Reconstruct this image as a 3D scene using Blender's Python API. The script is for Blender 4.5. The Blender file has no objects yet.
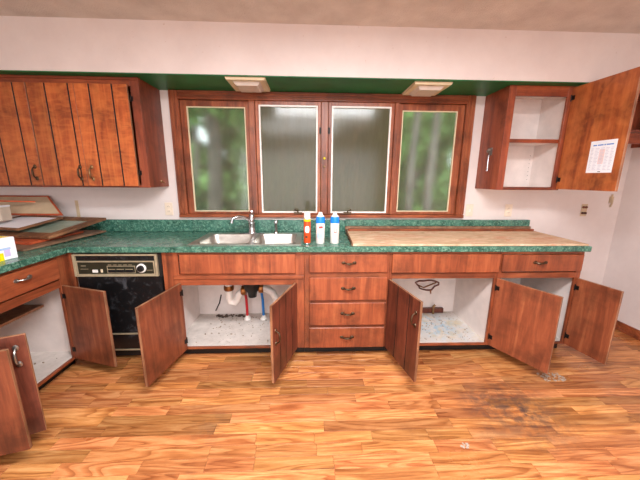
import bpy, bmesh, math, random
import numpy as np
from mathutils import Vector, Matrix
random.seed(7)
S = bpy.context.scene
COL = S.collection
R = math.radians

# ------------------------------------------------------------------ camera, world, lights, exposure
cam_d = bpy.data.cameras.new('camera'); cam = bpy.data.objects.new('camera', cam_d); COL.objects.link(cam)
cam_d.sensor_width = 36.0; cam_d.lens = 288.8/640*36.0
cam_d.clip_start = .02
cam.matrix_world = Matrix.Translation((0, 0, 1.402)) @ (Matrix.Rotation(-.0391, 4, 'Z') @ Matrix.Rotation(math.pi/2-.2119, 4, 'X') @ Matrix.Rotation(.0077, 4, 'Z'))
S.camera = cam
w = bpy.data.worlds.new('sky'); S.world = w; w.use_nodes = True
bg = w.node_tree.nodes['Background']; bg.inputs[0].default_value = (.86, .95, 1, 1); bg.inputs[1].default_value = 2.6
sun_d = bpy.data.lights.new('sun', 'SUN'); sun_d.energy = 4.0; sun_d.angle = R(20)
sun = bpy.data.objects.new('sun', sun_d); COL.objects.link(sun); sun.rotation_euler = (R(35), 0, R(-25))
def area(name, loc, sx, sy, power, col=(1, .95, .9), rot=(0, 0, 0)):
    d = bpy.data.lights.new(name, 'AREA'); d.shape = 'RECTANGLE'; d.size = sx; d.size_y = sy; d.energy = power; d.color = col
    o = bpy.data.objects.new(name, d); COL.objects.link(o); o.location = loc; o.rotation_euler = rot
    return o
area('ceiling_light_panel', (.25, .55, 2.41), 1.5, .45, 82, (.97, .98, 1))
area('ceiling_light_panel_rear', (-.2, -1.0, 2.41), 1.6, 1.6, 52, (.97, .98, 1))
area('rear_fill_light', (0, -2.55, 1.25), 3.6, 1.7, 52, (.93, .97, 1), (R(90), 0, 0))  # added fill light behind the camera; the rear wall has no window
S.view_settings.view_transform = 'Standard'; S.view_settings.look = 'None'
S.view_settings.gamma = 1; S.view_settings.use_curve_mapping = False
S.view_settings.exposure = 0.45

# ------------------------------------------------------------------ materials
def lin(c):
    f = lambda v: v/12.92 if v <= .04045 else ((v+.055)/1.055)**2.4
    return tuple(f(v/255) for v in c) + (1,)
MATS = {}
class NT:
    def __init__(s, name):
        s.m = bpy.data.materials.new(name); s.m.use_nodes = True; s.t = s.m.node_tree
        s.b = s.t.nodes['Principled BSDF']; s.out = s.t.nodes['Material Output']; MATS[name] = s.m
    def n(s, typ, **kw):
        nd = s.t.nodes.new(typ)
        for k, v in kw.items():
            if k.startswith('i_'):
                key = k[2:]; key = int(key) if key.isdigit() else key
                nd.inputs[key].default_value = v
            else: setattr(nd, k, v)
        return nd
    def l(s, a, b): s.t.links.new(a, b)
    def ramp(s, fac, stops):
        r = s.n('ShaderNodeValToRGB'); e = r.color_ramp.elements
        while len(e) < len(stops): e.new(.5)
        for el, (p, c) in zip(e, stops): el.position = p; el.color = c
        s.l(fac, r.inputs[0]); return r.outputs[0]
    def mix(s, fac, a, b, blend='MIX'):
        m = s.n('ShaderNodeMix', data_type='RGBA', blend_type=blend)
        for sock, v in ((m.inputs[0], fac), (m.inputs[6], a), (m.inputs[7], b)):
            if hasattr(v, 'links') or hasattr(v, 'is_linked'): s.l(v, sock)
            else: sock.default_value = v
        return m.outputs[2]
    def math(s, op, a, b=0):
        m = s.n('ShaderNodeMath', operation=op)
        for sock, v in ((m.inputs[0], a), (m.inputs[1], b)):
            if hasattr(v, 'is_linked'): s.l(v, sock)
            else: sock.default_value = v
        return m.outputs[0]
    def coords(s, scale, rnd=True, island=False):
        tc = s.n('ShaderNodeTexCoord'); mp = s.n('ShaderNodeMapping'); mp.inputs['Scale'].default_value = scale
        s.l(tc.outputs['Object'], mp.inputs[0])
        if rnd:
            if island: g = s.n('ShaderNodeNewGeometry'); r = g.outputs['Random Per Island']
            else: oi = s.n('ShaderNodeObjectInfo'); r = oi.outputs['Random']
            s.rnd = r
            mul = s.math('MULTIPLY', r, 37.0); cx = s.n('ShaderNodeCombineXYZ')
            s.l(mul, cx.inputs[0]); s.l(s.math('MULTIPLY', r, 91.0), cx.inputs[1]); s.l(mul, cx.inputs[2])
            s.l(cx.outputs[0], mp.inputs['Location'])
        return mp.outputs[0]
    def noise(s, vec, scale, detail=4, rough=.55, dist=0):
        n = s.n('ShaderNodeTexNoise'); n.inputs['Scale'].default_value = scale; n.inputs['Detail'].default_value = detail
        n.inputs['Roughness'].default_value = rough; n.inputs['Distortion'].default_value = dist
        s.l(vec, n.inputs['Vector']); return n.outputs['Fac']
    def bump(s, h, strength=.2, dist=.01):
        b = s.n('ShaderNodeBump'); b.inputs['Strength'].default_value = strength; b.inputs['Distance'].default_value = dist
        s.l(h, b.inputs['Height']); s.l(b.outputs[0], s.b.inputs['Normal'])
    def base(s, v):
        if hasattr(v, 'is_linked'): s.l(v, s.b.inputs['Base Color'])
        else: s.b.inputs['Base Color'].default_value = v
    def set(s, rough=.5, metal=0, spec=None):
        s.b.inputs['Roughness'].default_value = rough; s.b.inputs['Metallic'].default_value = metal
        if spec is not None: s.b.inputs['Specular IOR Level'].default_value = spec
        return s.m

def plain(name, c, rough=.5, metal=0, var=.08, vs=20, bump=0):
    t = NT(name); c = lin(c); v = t.coords((1, 1, 1), rnd=False); f = t.noise(v, vs)
    d = tuple(x*(1-var*2) for x in c[:3])+(1,); u = tuple(min(1, x*(1+var)) for x in c[:3])+(1,)
    t.base(t.ramp(f, [(.3, d), (.7, u)]))
    if bump: t.bump(t.noise(v, vs*4), bump, .004)
    return t.set(rough, metal)

def wood(name, dark, mid, light, axis, rough=.42, figure=0, island=False, grain=1.0, var=.35, figscale=None):
    t = NT(name); sc = [9*grain]*3; sc[axis] = .8*grain
    v = t.coords(tuple(sc), island=island)
    f1 = t.noise(v, 1.6, 5, .6, 1.2); f2 = t.noise(v, 9, 6, .65, .3)
    f = t.math('ADD', t.math('MULTIPLY', f1, .7), t.math('MULTIPLY', f2, .3))
    c = t.ramp(f, [(.30, lin(dark)), (.5, lin(mid)), (.70, lin(light))])
    # dirt / wear blotches, unrelated to the grain
    tc = t.n('ShaderNodeTexCoord'); b = t.noise(tc.outputs['Object'], 5, 5, .6)
    c = t.mix(t.ramp(b, [(.47, (0, 0, 0, 1)), (.68, (.6, .6, .6, 1))]), c, lin(tuple(int(x*.62) for x in dark)))
    if figure:                                     # curly cross figure of the veneer
        sc2 = [5]*3; sc2[axis] = 15; v2 = t.coords(figscale or tuple(sc2)); g = t.noise(v2, 2.0, 3, .5, .8)
        c = t.mix(t.ramp(g, [(.42, (0, 0, 0, 1)), (.66, (figure,)*3+(1,))]), c, lin(light))
    hs = t.n('ShaderNodeHueSaturation'); hs.inputs['Saturation'].default_value = .97; hs.inputs['Hue'].default_value = .499; t.l(c, hs.inputs['Color'])
    t.l(t.math('ADD', t.math('MULTIPLY', t.rnd, var), .95-var/2), hs.inputs['Value'])
    t.base(hs.outputs[0]); t.bump(f2, .15, .002)
    return t.set(rough)

W_FRAME = wood('stained_frame_wood', (90, 42, 20), (144, 70, 34), (178, 100, 54), 0)
W_FRAMEV = wood('stained_stile_wood', (90, 42, 20), (144, 70, 34), (178, 100, 54), 2)
W_DRAWER = wood('drawer_front_wood', (104, 46, 22), (148, 72, 35), (178, 98, 52), 2)
W_DOORIN = wood('door_inner_wood', (96, 46, 22), (140, 70, 37), (170, 98, 56), 2, .5)
W_BOARD = wood('door_board_wood', (70, 32, 22), (112, 56, 38), (144, 80, 54), 2)
W_UPPER = wood('upper_door_board_wood', (132, 54, 18), (182, 88, 30), (214, 124, 52), 2, .38, figure=.45)
W_UPFRAME = wood('upper_frame_wood', (92, 36, 18), (138, 62, 28), (170, 84, 38), 0)
W_UPSIDE = wood('upper_side_wood', (104, 44, 22), (148, 68, 36), (176, 92, 50), 2)
W_UPIN = wood('upper_door_inner_wood', (122, 54, 20), (166, 84, 32), (196, 114, 50), 2, .38, figure=.35, figscale=(9, 9, 9))
W_WIN = wood('window_casing_wood', (98, 46, 22), (150, 76, 40), (188, 112, 66), 2, .35)
W_WINH = wood('window_rail_wood', (98, 46, 22), (150, 76, 40), (188, 112, 66), 0, .35)
W_EDGE = wood('raw_edge_wood', (120, 72, 44), (160, 110, 76), (190, 146, 108), 2)
W_OLD = wood('weathered_plywood', (96, 68, 48), (134, 100, 74), (172, 138, 106), 1, .7)
W_OLDF = wood('weathered_frame_wood', (84, 52, 30), (124, 82, 50), (160, 114, 74), 1, .65)
W_RED = wood('orange_rim_wood', (150, 52, 18), (196, 84, 36), (220, 112, 58), 0)
W_BARK = wood('tree_bark', (58, 54, 48), (104, 98, 90), (142, 136, 126), 2, .9)

def wall_mat():
    t = NT('pinkish_wall_paint'); v = t.coords((1, 1, 1), rnd=False)
    c = t.ramp(t.noise(v, 2.2, 6, .65), [(.3, lin((216, 204, 200))), (.65, lin((228, 218, 214)))])
    sp = t.ramp(t.noise(v, 38, 3, .5), [(.72, (0, 0, 0, 1)), (.80, (.5, .5, .5, 1))])
    t.base(t.mix(sp, c, lin((170, 130, 105)))); t.bump(t.noise(v, 90, 4), .08, .003)
    return t.set(.6)
WALL = wall_mat()
WHITEIN = plain('painted_cabinet_interior', (232, 220, 214), .55, var=.06, vs=7)
GREEN_P = plain('dark_green_paint', (20, 112, 62), .45, var=.12, vs=6)
def ceil_mat():
    t = NT('popcorn_ceiling'); v = t.coords((1, 1, 1), rnd=False)
    t.base(t.ramp(t.noise(v, 6, 5), [(.3, lin((204, 194, 186))), (.7, lin((226, 218, 210)))])); t.bump(t.noise(v, 120, 3, .7), .8, .01)
    return t.set(.85)
CEIL = ceil_mat()
def counter_mat():
    t = NT('green_speckled_laminate'); v = t.coords((1, 1, 1), rnd=False)
    c = t.ramp(t.noise(v, 11, 6, .7, .5), [(.32, lin((30, 74, 62))), (.6, lin((64, 114, 98)))])
    s = t.ramp(t.noise(v, 52, 5, .7, .8), [(.48, (0, 0, 0, 1)), (.66, (.9, .9, .9, 1))])
    c = t.mix(s, c, lin((122, 168, 146)))
    s2 = t.ramp(t.noise(v, 60, 3, .6), [(.60, (0, 0, 0, 1)), (.70, (.8, .8, .8, 1))])
    t.base(t.mix(s2, c, lin((10, 44, 36))))
    t.l(t.ramp(t.noise(v, 9, 4), [(.3, (.16,)*3+(1,)), (.7, (.34,)*3+(1,))]), t.b.inputs['Roughness'])
    return t.m
COUNTER = counter_mat()
def particle_mat():
    t = NT('bare_particle_board'); v = t.coords((1.2, 3.0, 1), rnd=False)
    c = t.ramp(t.noise(v, 3.2, 6, .6, 1.0), [(.3, lin((184, 146, 112))), (.5, lin((216, 184, 150))), (.7, lin((236, 212, 184)))])
    v2 = t.coords((1, 2.2, 1), rnd=False)
    a = t.ramp(t.noise(v2, 4, 6, .7, .6), [(.50, (0, 0, 0, 1)), (.62, (.8, .8, .8, 1))])
    c = t.mix(a, c, lin((200, 138, 104)))
    g = t.ramp(t.noise(v2, 3.1, 5, .7), [(.62, (0, 0, 0, 1)), (.75, (.7, .7, .7, 1))])
    t.base(t.mix(g, c, lin((140, 128, 96)))); t.bump(t.noise(v, 50, 4), .3, .002)
    return t.set(.75)
PARTICLE = particle_mat()
def floor_mat(name, island):
    t = NT(name); v = t.coords((1.1, 13, 13), island=island)
    f1 = t.noise(v, 1.3, 4, .6, 1.4); f2 = t.noise(v, 14, 5, .7, .4)
    v3 = t.coords((.7, 7, 7), island=island)
    f3 = t.noise(v3, 1.4, 2, .5, .6); rings = t.math('FRACT', t.math('MULTIPLY', f3, 9.0))
    rings = t.ramp(rings, [(0, (.1, .1, .1, 1)), (.55, (1, 1, 1, 1)), (.92, (.8, .8, .8, 1)), (1, (.1, .1, .1, 1))])
    f = t.math('ADD', t.math('ADD', t.math('MULTIPLY', f1, .46), t.math('MULTIPLY', f2, .30)), t.math('MULTIPLY', rings, .2))
    c = t.ramp(f, [(.36, lin((142, 78, 40))), (.54, lin((190, 120, 70))), (.72, lin((226, 166, 112)))])
    hs = t.n('ShaderNodeHueSaturation'); hs.inputs['Saturation'].default_value = 1.0; t.l(c, hs.inputs['Color'])
    t.l(t.math('ADD', t.math('MULTIPLY', t.rnd, .56), .68), hs.inputs['Value'])
    t.l(t.math('ADD', t.math('MULTIPLY', t.math('FRACT', t.math('MULTIPLY', t.rnd, 17.3)), .012), .497), hs.inputs['Hue'])
    c = hs.outputs[0]
    g = t.n('ShaderNodeNewGeometry')
    d = t.ramp(t.noise(g.outputs['Position'], 2.3, 7, .7), [(.56, (0, 0, 0, 1)), (.75, (.45, .45, .45, 1))])
    c = t.mix(d, c, lin((104, 62, 40)))
    # worn grey-black stain on the right side of the floor, and a few smaller ones: marks with their own shape
    for (sx, sy, rr, k) in ((1.30, 1.49, .36, .95), (1.08, 1.56, .16, .6), (-.55, 1.42, .18, .35), (1.02, 1.3, .12, .4)):
        dv = t.n('ShaderNodeVectorMath', operation='DISTANCE'); t.l(g.outputs['Position'], dv.inputs[0]); dv.inputs[1].default_value = (sx, sy, 0)
        m = t.math('MULTIPLY', t.ramp(dv.outputs['Value'], [(0, (1, 1, 1, 1)), (rr, (0, 0, 0, 1))]), t.ramp(t.noise(g.outputs['Position'], 16, 5, .7), [(.38, (0, 0, 0, 1)), (.58, (k, k, k, 1))]))
        c = t.mix(m, c, lin((72, 60, 58)))
    t.base(c); t.bump(f2, .1, .001)
    t.l(t.ramp(t.noise(g.outputs['Position'], 3, 4), [(.3, (.26,)*3+(1,)), (.7, (.44,)*3+(1,))]), t.b.inputs['Roughness'])
    return t.m
FLOORP = floor_mat('oak_strip_floor', False); FLOORS = floor_mat('oak_strip_floor_far', True)
def steel_mat():
    t = NT('brushed_stainless'); v = t.coords((2, 40, 2), rnd=False); f = t.noise(v, 6, 3)
    t.base(t.ramp(f, [(.3, lin((168, 164, 156))), (.7, lin((206, 202, 194)))])); t.l(t.ramp(f, [(0, (.25,)*3+(1,)), (1, (.45,)*3+(1,))]), t.b.inputs['Roughness'])
    t.b.inputs['Metallic'].default_value = .9
    return t.m
STEEL = steel_mat()
CHROME = plain('chrome', (205, 208, 212), .14, 1, .03)
BRONZE = plain('dark_bronze_hardware', (96, 76, 58), .38, .85, .2, 60)
BRASSY = plain('worn_brass', (150, 120, 84), .4, .8, .2, 60)
PEWTER = plain('dull_pewter', (150, 146, 140), .35, .9, .15, 60)
IRON = plain('black_iron_hinge', (36, 30, 28), .5, .6, .2, 60)
BLACKP = None
def dw_mat():
    t = NT('scuffed_black_enamel'); v = t.coords((1, 1, 1), rnd=False)
    s = t.ramp(t.noise(v, 13, 7, .75, 1), [(.54, (0, 0, 0, 1)), (.74, (.45, .45, .45, 1))])
    t.base(t.mix(s, lin((20, 19, 20)), lin((120, 122, 128)))); return t.set(.32)
BLACKP = dw_mat()
BLACK = plain('matte_black', (14, 13, 13), .5, 0, .1)
DKGREEN = plain('panel_dark_olive', (44, 44, 32), .35, 0, .1)
CREAM = plain('almond_trim_metal', (186, 172, 142), .38, .3, .1)
IVORY = plain('ivory_plastic', (226, 210, 178), .4, 0, .04)
PVC = plain('white_plastic', (238, 234, 228), .35, 0, .03)
OUTLET = plain('outlet_ivory', (232, 216, 196), .45, 0, .04)
LENS = plain('frosted_lens', (222, 214, 206), .3, 0, .03)
REDP = plain('red_pipe', (200, 20, 34), .35, 0, .05)
BLUEP = plain('blue_pipe', (24, 120, 200), .35, 0, .05)
COPPER = plain('tarnished_brass_fitting', (150, 96, 50), .4, .8, .2)
BLUECAP = plain('blue_plastic', (10, 128, 232), .3, 0, .04)
ORANGEC = plain('orange_red_can_paint', (212, 74, 22), .3, 0, .05)
YELLOWC = plain('yellow_band', (250, 226, 20), .35, 0, .04)
LBLBLUE = plain('pale_blue_print', (168, 200, 236), .4, 0, .04)
LBLRED = plain('red_print', (206, 60, 60), .4, 0, .04)
PAPERW = plain('white_paper', (240, 242, 248), .7, 0, .02)
BLUEINK = plain('blue_ink', (86, 140, 216), .7, 0, .05)
GREYINK = plain('faint_grey_ink', (206, 208, 222), .7, 0, .05)
PINKINK = plain('faint_pink_ink', (238, 214, 214), .7, 0, .05)
PALEPANEL = plain('pale_panel', (204, 190, 172), .5, 0, .06, 8)
BEIGE = plain('beige_panel', (206, 184, 152), .6, 0, .08, 8)
GLASSGREEN = plain('dusty_green_glass', (150, 166, 148), .22, 0, .12, 9)
PURPLE = plain('lilac_print', (206, 190, 234), .5, 0, .05)
def dirty_mat(name, stain, amt):
    t = NT(name); v = t.coords((1, 1, 1), rnd=False)
    c = t.ramp(t.noise(v, 9, 6, .7), [(.3, lin((196, 186, 178))), (.7, lin((226, 216, 208)))])
    a = t.ramp(t.noise(v, 24, 6, .75, .5), [(.58, (0, 0, 0, 1)), (.74, (amt,)*3+(1,))])
    c = t.mix(a, c, lin((140, 122, 108)))
    if stain:
        d = t.n('ShaderNodeVectorMath', operation='DISTANCE'); g = t.n('ShaderNodeNewGeometry'); t.l(g.outputs['Position'], d.inputs[0]); d.inputs[1].default_value = (1.16, 2.34, .11)
        m = t.math('MULTIPLY', t.ramp(d.outputs['Value'], [(.08, (1, 1, 1, 1)), (.34, (0, 0, 0, 1))]), t.ramp(t.noise(v, 18, 5, .7), [(.4, (0, 0, 0, 1)), (.58, (.8,)*3+(1,))]))
        c = t.mix(m, c, lin((140, 174, 194)))
        y = t.ramp(t.noise(v, 7, 5, .7), [(.52, (0, 0, 0, 1)), (.66, (.6,)*3+(1,))]); c = t.mix(y, c, lin((196, 172, 120)))
    t.base(c); return t.set(.7)
DIRTY = dirty_mat('dirty_shelf_paint', False, .8); DIRTYB = dirty_mat('dirty_shelf_paint_blue_spill', True, .9); DIRTYC = dirty_mat('lightly_dirty_shelf_paint', False, .35)
CHIPD = plain('dark_dirt', (92, 74, 62), .9, 0, .3, 50); CHIP = plain('grey_brown_chips', (168, 148, 128), .8, 0, .3, 50); CHIPW = plain('plaster_chips', (178, 160, 144), .8, 0, .1, 50)
GRASS = plain('grass_green', (98, 134, 60), .9, 0, .3, 3)
LEAVES = []
for i, c in enumerate([(84, 128, 62), (108, 150, 76), (66, 104, 54), (132, 168, 98)]):
    t = NT('leaf_%d' % i); g = t.n('ShaderNodeNewGeometry'); cc = lin(c)
    t.base(t.ramp(g.outputs['Random Per Island'], [(0, tuple(x*.55 for x in cc[:3])+(1,)), (1, tuple(min(1, x*1.35) for x in cc[:3])+(1,))])); LEAVES.append(t.set(.6))
def glass_mat(name, rough, dust, tint=(.93, .96, .94), dcol=(150, 140, 128)):
    t = NT(name); t.t.nodes.remove(t.b)
    rf = t.n('ShaderNodeBsdfRefraction'); rf.inputs['IOR'].default_value = 1.15; rf.inputs['Roughness'].default_value = rough; rf.inputs['Color'].default_value = tint+(1,)
    gl = t.n('ShaderNodeBsdfGlossy'); gl.inputs['Roughness'].default_value = .09 if dust < .3 else .14
    fr = t.n('ShaderNodeFresnel'); fr.inputs['IOR'].default_value = 1.5
    df = t.n('ShaderNodeBsdfDiffuse'); df.inputs['Color'].default_value = lin(dcol)
    v = t.coords((6, 6, .9), rnd=True); n = t.noise(v, 3, 5, .65)
    m1 = t.n('ShaderNodeMixShader'); t.l(t.ramp(n, [(.25, (dust*.6,)*3+(1,)), (.75, (min(1, dust*1.35),)*3+(1,))]), m1.inputs[0]); t.l(rf.outputs[0], m1.inputs[1]); t.l(df.outputs[0], m1.inputs[2])
    m2 = t.n('ShaderNodeMixShader'); t.l(fr.outputs[0], m2.inputs[0]); t.l(m1.outputs[0], m2.inputs[1]); t.l(gl.outputs[0], m2.inputs[2])
    t.l(m2.outputs[0], t.out.inputs['Surface']); return t.m
GLASS = glass_mat('dusty_window_glass', .25, .12)
GLASSD = glass_mat('grimy_screened_glass', .55, .44, (.52, .50, .40), (108, 102, 78))

# ------------------------------------------------------------------ mesh helpers
class MB:
    def __init__(s): s.v = []; s.f = []
    def add(s, vs, fs):
        o = len(s.v); s.v += [tuple(p) for p in vs]; s.f += [tuple(i+o for i in q) for q in fs]; return s
    def box(s, x0, x1, y0, y1, z0, z1):
        return s.add([(x, y, z) for z in (z0, z1) for y in (y0, y1) for x in (x0, x1)], [(0, 2, 3, 1), (4, 5, 7, 6), (0, 1, 5, 4), (2, 6, 7, 3), (0, 4, 6, 2), (1, 3, 7, 5)])
    def obox(s, P, a, b, c):
        P, a, b, c = map(Vector, (P, a, b, c)); vs = [P, P+a, P+b, P+a+b, P+c, P+a+c, P+b+c, P+a+b+c]
        return s.add(vs, [(0, 2, 3, 1), (4, 5, 7, 6), (0, 1, 5, 4), (2, 6, 7, 3), (0, 4, 6, 2), (1, 3, 7, 5)])
    def tube(s, pts, r, n=8):
        pts = [Vector(p) for p in pts]; rs = r if isinstance(r, (list, tuple)) else [r]*len(pts); rings = []
        up = None
        for i, p in enumerate(pts):
            t = (pts[min(i+1, len(pts)-1)]-pts[max(i-1, 0)]).normalized()
            if up is None: up = t.orthogonal().normalized()
            a = (up - t*up.dot(t)).normalized(); b = t.cross(a); up = a
            rings.append([p+(a*math.cos(q)+b*math.sin(q))*rs[i] for q in (2*math.pi*k/n for k in range(n))])
        vs = [p for g in rings for p in g]; fs = []
        for i in range(len(pts)-1):
            for k in range(n): fs.append((i*n+k, i*n+(k+1) % n, (i+1)*n+(k+1) % n, (i+1)*n+k))
        fs.append(tuple(range(n-1, -1, -1))); fs.append(tuple(range((len(pts)-1)*n, len(pts)*n)))
        return s.add(vs, fs)
    def lathe(s, prof, c=(0, 0, 0), n=16, axis='Z'):
        vs = []; fs = []
        for r, h in prof:
            for k in range(n):
                q = 2*math.pi*k/n; a, b = r*math.cos(q), r*math.sin(q)
                p = {'Z': (a, b, h), 'Y': (a, h, b), 'X': (h, a, b)}[axis]
                vs.append((c[0]+p[0], c[1]+p[1], c[2]+p[2]))
        for i in range(len(prof)-1):
            for k in range(n): fs.append((i*n+k, i*n+(k+1) % n, (i+1)*n+(k+1) % n, (i+1)*n+k))
        fs.append(tuple(range(n-1, -1, -1))); fs.append(tuple(range((len(prof)-1)*n, len(prof)*n)))
        return s.add(vs, fs)
    def build(s, name, mat, parent=None, off=None, bevel=0, smooth=False, kind=None):
        if off is None:
            off = Vector((0, 0, 0)); q = parent
            while q is not None: off = off + q.location; q = q.parent
        off = Vector(off)
        me = bpy.data.meshes.new(name); me.from_pydata([tuple(Vector(p)-off) for p in s.v], [], s.f)
        bm = bmesh.new(); bm.from_mesh(me); bmesh.ops.recalc_face_normals(bm, faces=bm.faces)
        if bevel: bmesh.ops.bevel(bm, geom=list(bm.edges), offset=bevel, segments=1, affect='EDGES', clamp_overlap=True)
        for f in bm.faces: f.smooth = smooth
        bm.to_mesh(me); bm.free()
        me.materials.append(mat); o = bpy.data.objects.new(name, me); COL.objects.link(o)
        if parent is not None: o.parent = parent
        if smooth:
            try: me.set_sharp_from_angle(angle=R(40))
            except Exception: pass
        if kind: o['kind'] = kind
        return o
def tag(o, label, cat, group=None, kind=None):
    o['label'] = label; o['category'] = cat
    if group: o['group'] = group
    if kind: o['kind'] = kind
    return o
def thing(name, label, cat, loc=(0, 0, 0), group=None, kind=None):
    o = bpy.data.objects.new(name, None); COL.objects.link(o); o.location = loc; o.empty_display_size = .1
    return tag(o, label, cat, group, kind)
def B(*a): return MB().box(*a)

# ------------------------------------------------------------------ the room shell
XL, XR, YB, YW, ZC = -3.4, 2.97, -2.6, 2.66, 2.44
# walls
wl = MB(); H0, H1, V0, V1 = -1.105, 1.385, 1.072, 2.052
wl.box(XL, H0, YW, YW+.15, 0, ZC); wl.box(H1, XR, YW, YW+.15, 0, ZC); wl.box(H0, H1, YW, YW+.15, 0, V0); wl.box(H0, H1, YW, YW+.15, V1, ZC)
tag(wl.build('wall_back', WALL), 'pinkish white back wall around the kitchen windows', 'wall', kind='structure')
tag(B(XR, XR+.12, YB, YW+.15, 0, ZC).build('wall_right', WALL), 'pinkish white right wall beside the empty fridge space', 'wall', kind='structure')
tag(B(XL-.12, XL, YB, YW+.15, 0, ZC).build('wall_left', WALL), 'pinkish white left wall beyond the peninsula counter', 'wall', kind='structure')
tag(B(XL-.12, XR+.12, YB-.12, YB, 0, ZC).build('wall_rear', WALL), 'pinkish white wall behind the viewer', 'wall', kind='structure')
tag(B(XL-.12, XR+.12, YB-.12, YW+.15, ZC, ZC+.1).build('ceiling', CEIL), 'rough popcorn textured off-white ceiling', 'ceiling', kind='structure')
# soffit
so = tag(B(XL, XR, 2.27, YW, 2.112, ZC).build('trim_1', WALL), 'pinkish white boxed soffit above the windows with green underside', 'soffit', kind='structure')
B(XL, XR, 2.272, YW, 2.106, 2.1115).build('green_underside', GREEN_P, so)
# floor: sub-floor with single strips
fl = tag(B(XL, XR, YB, YW, -.06, -.013).build('floor', FLOORP), 'worn orange-brown oak strip floor with dark stains', 'floor', kind='structure')
PW = .072; nvis = 0; rest = MB()
y = 2.16
row = 0
while y > YB:
    x = XL + random.uniform(-.5, 0)
    while x < XR:
        L = random.choice((.24, .32, .4, .5, .62, .75)); x1 = min(x+L, XR)
        a = max(x, XL)
        if x1 - a > .01:
            vis = .93 < y < 2.17 and x1 > -1.75 and nvis < 300
            zz = -.0006*random.random()
            m = rest if not vis else MB()
            m.box(a+.0005, x1-.0005, max(y-PW, YB)+.0005, y-.0005, -.013, zz)
            if vis:
                o = m.build('floor_plank', FLOORP, fl, bevel=.0009); nvis += 1
        x += L
    y -= PW; row += 1
yy = 2.16
while yy < YW:
    rest.box(XL, 0, yy, min(yy+PW, YW), -.013, 0); rest.box(0, XR, yy, min(yy+PW, YW), -.013, 0); yy += PW
rest.build('floor_planks_far', FLOORS, fl, kind='stuff')
# baseboards in the fridge space
W_BASEB = W_FRAME
bb = MB(); bb.box(XR-.014, XR, YB, YW-.001, .0005, .085); bb.box(XR-.024, XR-.014, YB, YW-.001, .0005, .02)
tag(bb.build('baseboard_right', W_WINH, bevel=.002), 'brown wooden baseboard along the right wall', 'baseboard', kind='structure')
tag(B(2.14, XR-.026, YW-.014, YW-.0005, .0005, .085).build('baseboard_back', W_WINH, bevel=.002), 'brown wooden baseboard on the back wall in the fridge space', 'baseboard', kind='structure')

# ------------------------------------------------------------------ window with four sashes
wn = thing('window_1', 'four-light wooden casement window over the sink counter', 'window', (0, YW, 1.05), kind='structure')
CY0 = 2.632
def casing(x0, x1, z0, z1, mat, vert):
    m = MB(); m.box(x0, x1, CY0, YW-.0005, z0, z1); o = m.build('casing', mat, wn, bevel=.004)
    k = MB(); t = .014
    if vert:
        for f in (.22, .62): c = x0+(x1-x0)*f; k.box(c-t/2, c+t/2, CY0-.008, CY0, z0, z1)
    else:
        for f in (.3, .7): c = z0+(z1-z0)*f; k.box(x0, x1, CY0-.008, CY0, c-t/2, c+t/2)
    k.build('bead_moulding', mat, o, bevel=.003)
casing(-1.165, -1.09, 1.075, 2.104, W_WIN, True); casing(1.37, 1.442, 1.075, 2.104, W_WIN, True)
casing(-1.089, 1.369, 2.035, 2.104, W_WINH, False)
casing(-1.165, 1.442, 1.044, 1.074, W_WINH, False)
for x0, x1 in ((-.512, -.458), (.105, .168), (.742, .782)):
    B(x0, x1, 2.636, 2.79, 1.0755, 2.0345).build('mullion', W_WIN, wn, bevel=.004)
for x0, x1 in ((-1.104, -1.091), (1.371, 1.384)): B(x0, x1, YW+.001, 2.79, 1.076, 2.05).build('jamb', W_WIN, wn)
B(-1.09, 1.37, YW+.001, 2.79, 2.037, 2.051).build('head_jamb', W_WINH, wn); B(-1.09, 1.37, YW+.001, 2.79, 1.0725, 1.0755).build('sill', W_WINH, wn)
SASH = [(-1.09, -.513, -1.035, -.543, 1.096, 1.985, 0), (-.457, .104, -.426, .076, 1.088, 2.003, 1), (.169, .741, .197, .712, 1.088, 2.003, 1), (.783, 1.369, .815, 1.304, 1.100, 1.980, 0)]
for (a0, a1, g0, g1, z0, z1, mid) in SASH:
    yf = 2.645 if mid else 2.664
    m = MB(); zb, zt = 1.0765, 2.034
    m.box(a0+.001, g0, yf, yf+.035, zb, zt); m.box(g1, a1-.001, yf, yf+.035, zb, zt); m.box(g0, g1, yf, yf+.035, zb, z0); m.box(g0, g1, yf, yf+.035, z1, zt)
    s = m.build('sash', W_WIN, wn, bevel=.0025)
    t = .013 if mid else .008; m = MB(); y0 = yf-.003; y1 = yf+.012
    m.box(g0, g0+t, y0, y1, z0, z1); m.box(g1-t, g1, y0, y1, z0, z1); m.box(g0+t, g1-t, y0, y1, z0, z0+t); m.box(g0+t, g1-t, y0, y1, z1-t, z1)
    m.build('white_glazing_bead', PVC if mid else IVORY, s)
    B(g0+.002, g1-.002, yf+.014, yf+.017, z0+.002, z1-.002).build('glass', GLASSD if mid else GLASS, s)
    # crank operator on the sill
for (cx, d) in ((-.10, 1), (.35, -1)):
    k = MB(); k.box(cx-.035, cx+.035, CY0-.022, CY0-.008, 1.082, 1.098); k.tube([(cx, CY0-.02, 1.096), (cx, CY0-.03, 1.112), (cx-d*.02, CY0-.036, 1.118)], .005); k.lathe([(.003, -.008), (.008, -.004), (.008, .004), (.003, .008)], (cx-d*.024, CY0-.036, 1.12), 8)
    k.build('window_crank', BRONZE, wn)
for cx, cz in ((.136, 1.57), (.136, 1.50)):
    MB().lathe([(.009, 0), (.011, -.008), (.006, -.016)], (cx, 2.6355, cz), 10, 'Y').build('brass_latch_knob', YELLOWC if cz > 1.55 else BRASSY, wn)
for cx in (.098, .174):
    for cz in (1.80,): B(cx-.008, cx+.008, 2.624, 2.636, cz-.025, cz+.025).build('sash_lock', IRON, wn)

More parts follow.
